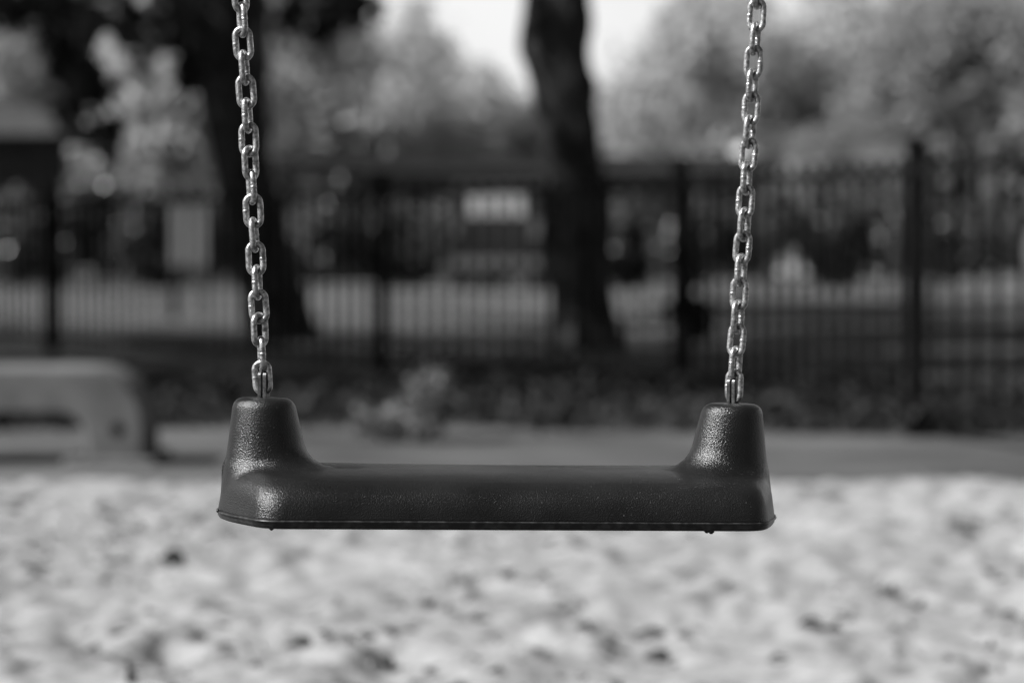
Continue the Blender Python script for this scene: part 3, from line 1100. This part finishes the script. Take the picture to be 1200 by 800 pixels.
def link_mesh():
    a = LINK_W / 2 - WIRE           # centre-line half width
    hl = PITCH / 2 + WIRE   # centre-line half length
    st = hl - a
    pts = []
    for k in range(13):
        t = R(180 * k / 12)
        pts.append((a * math.cos(t), 0, st + a * math.sin(t)))
    for k in range(1, 5): pts.append((-a, 0, st - 2 * st * k / 5))
    for k in range(13):
        t = R(180 + 180 * k / 12)
        pts.append((a * math.cos(t), 0, -st + a * math.sin(t)))
    for k in range(1, 5): pts.append((a, 0, -st + 2 * st * k / 5))
    rad = []
    n = len(pts)
    for k in range(n):
        r_ = WIRE
        if k in (14, 16): r_ *= 1.0
        rad.append(r_)
    m = MB().tube(pts, rad, 14, closed=True)
    # weld bead on one side
    m.tube([(-a, 0, -.0016), (-a, 0, -.0008), (-a, 0, .0006), (-a, 0, .0016)], [WIRE * .9, WIRE * 1.10, WIRE * 1.09, WIRE * .9], 12)
    for z in (.0030, -.0031):
        m.tube([(-a, 0, z - .0004), (-a, 0, z), (-a, 0, z + .0004)], [WIRE * .95, WIRE * 1.05, WIRE * .95], 12)
    me_ = m.mesh("link", True)
    me_.materials.append(M_steel)
    return me_


LINK = link_mesh()


def lug():
    """two flat steel cheeks rising from the peg, the lowest link passes through them"""
    m = MB()
    for sx in (-1, 1):
        x0, x1 = sorted((sx * 0.0006, sx * 0.0036))
        prof = [(-.0046, -.012), (.0046, -.012), (.0046, .016)] + [(.0046 * math.cos(R(a)), .016 + .0046 * math.sin(R(a))) for a in range(20, 180, 20)] + [(-.0046, .016)]
        n = len(prof)
        vs = [(x0, y, z) for y, z in prof] + [(x1, y, z) for y, z in prof]
        m.add(vs, [tuple(range(n - 1, -1, -1)), tuple(range(n, 2 * n))] + [(i, (i + 1) % n, (i + 1) % n + n, i + n) for i in range(n)])
    return m


BEAM_Z = 2.22


def chain(side, twist, first_deg, strap_rz, px_top, first_up):
    # where the strap leaves the peg, in metres relative to the swing's empty
    base = seat_rot @ Vector((side * 0.1868, 0, 0.0885))
    wb = base + Vector((CX, D_SEAT, Z0))
    s = lug().build("lug", M_lug, sw, bevel=0.0005)
    s.location = base
    s.rotation_euler = (0, 0, strap_rz)
    # chain leans outwards so that it reaches px_top at the upper border
    z_top = EYE + HORIZON / F * wb.y
    xt = (px_top - 600) / F * wb.y
    slope = (xt - wb.x) / (z_top - wb.z)
    direction = Vector((slope, 0.0, 1)).normalized()
    e = bpy.data.objects.new("chain", None)
    link(e, sw)
    start = base + direction * first_up
    e.location = base
    q = Vector((0, 0, 1)).rotation_difference(direction)
    L = (BEAM_Z - 0.06 - (Z0 + start.z)) / direction.z
    n = int(L / PITCH)
    rg = random.Random(4 if side < 0 else 8)
    for i in range(n):
        o = bpy.data.objects.new("link", LINK)
        link(o, e)
        c = start + direction * (PITCH * i) - base
        ang = first_deg + 90 * i + twist(i) + rg.uniform(-4, 4)
        o.location = c + Vector((rg.uniform(-1, 1), rg.uniform(-1, 1), 0)) * 0.0003
        o.rotation_mode = 'QUATERNION'
        o.rotation_quaternion = q @ Euler((R(rg.uniform(-1.5, 1.5)), R(rg.uniform(-1.5, 1.5)), R(ang)), 'XYZ').to_quaternion()
    top = Vector((CX, D_SEAT, Z0)) + start + direction * (PITCH * (n - 1))
    return top


def twist_left(i):
    return float(np.interp(i, [0, 0.5, 3, 7, 10, 14, 17, 25], [0, 10, 90, 95, 180, 185, 270, 280]))


top_l = chain(-1, twist_left, -12, R(-14), 283, 0.0154)
top_r = chain(1, lambda i: 0.4 * i, -34, R(-26), 887, 0.0138)


# --- the frame the swing hangs from: stands outside the view
def frame():
    cx = (top_l.x + top_r.x) / 2
    y = D_SEAT
    r = empty("swing_support", (cx, y, 0))
    tag(r, "plain steel swing frame with a crossbeam and four splayed legs over the swing", "swing frame")
    W = 1.7
    MB().tube([(-W, 0, BEAM_Z), (W, 0, BEAM_Z)], .035, 20).build("crossbeam", M_conc, r, smooth=True)
    for sx in (-1, 1):
        for sy in (-1, 1):
            MB().tube([(sx * W, sy * .03, BEAM_Z), (sx * (W + .15), sy * .85, -.02)], .027, 16).build("leg", M_conc, r, smooth=True)
    for tp in (top_l, top_r):
        MB().tube([(tp.x - cx, tp.y - y, tp.z + .004), (tp.x - cx, tp.y - y, BEAM_Z - .03)], .006, 10).build("hanger", M_steel, r, smooth=True)


frame()

# ------------------------------------------------------------------ unseen trees added behind the viewpoint to keep sky off the seat front
for k, (x, y, s_) in enumerate([(-3.5, -11, 1.3), (2.5, -12, 1.35), (8.0, -10, 1.2), (-8.5, -14, 1.4), (13, -7, 1.2)]):
    r = empty("park_tree", (x, y, -.03), k * 1.3)
    r.scale = (s_, s_, s_)
    tag(r, ["bushy", "broad", "round", "tall", "outlying"][k] + " unseen tree added behind the viewpoint to block sky", "tree", "trees added behind the viewpoint to block sky")
    link(bpy.data.objects.new("crown", protos[k % 3]), r)
    link(bpy.data.objects.new("trunk", tkm), r)
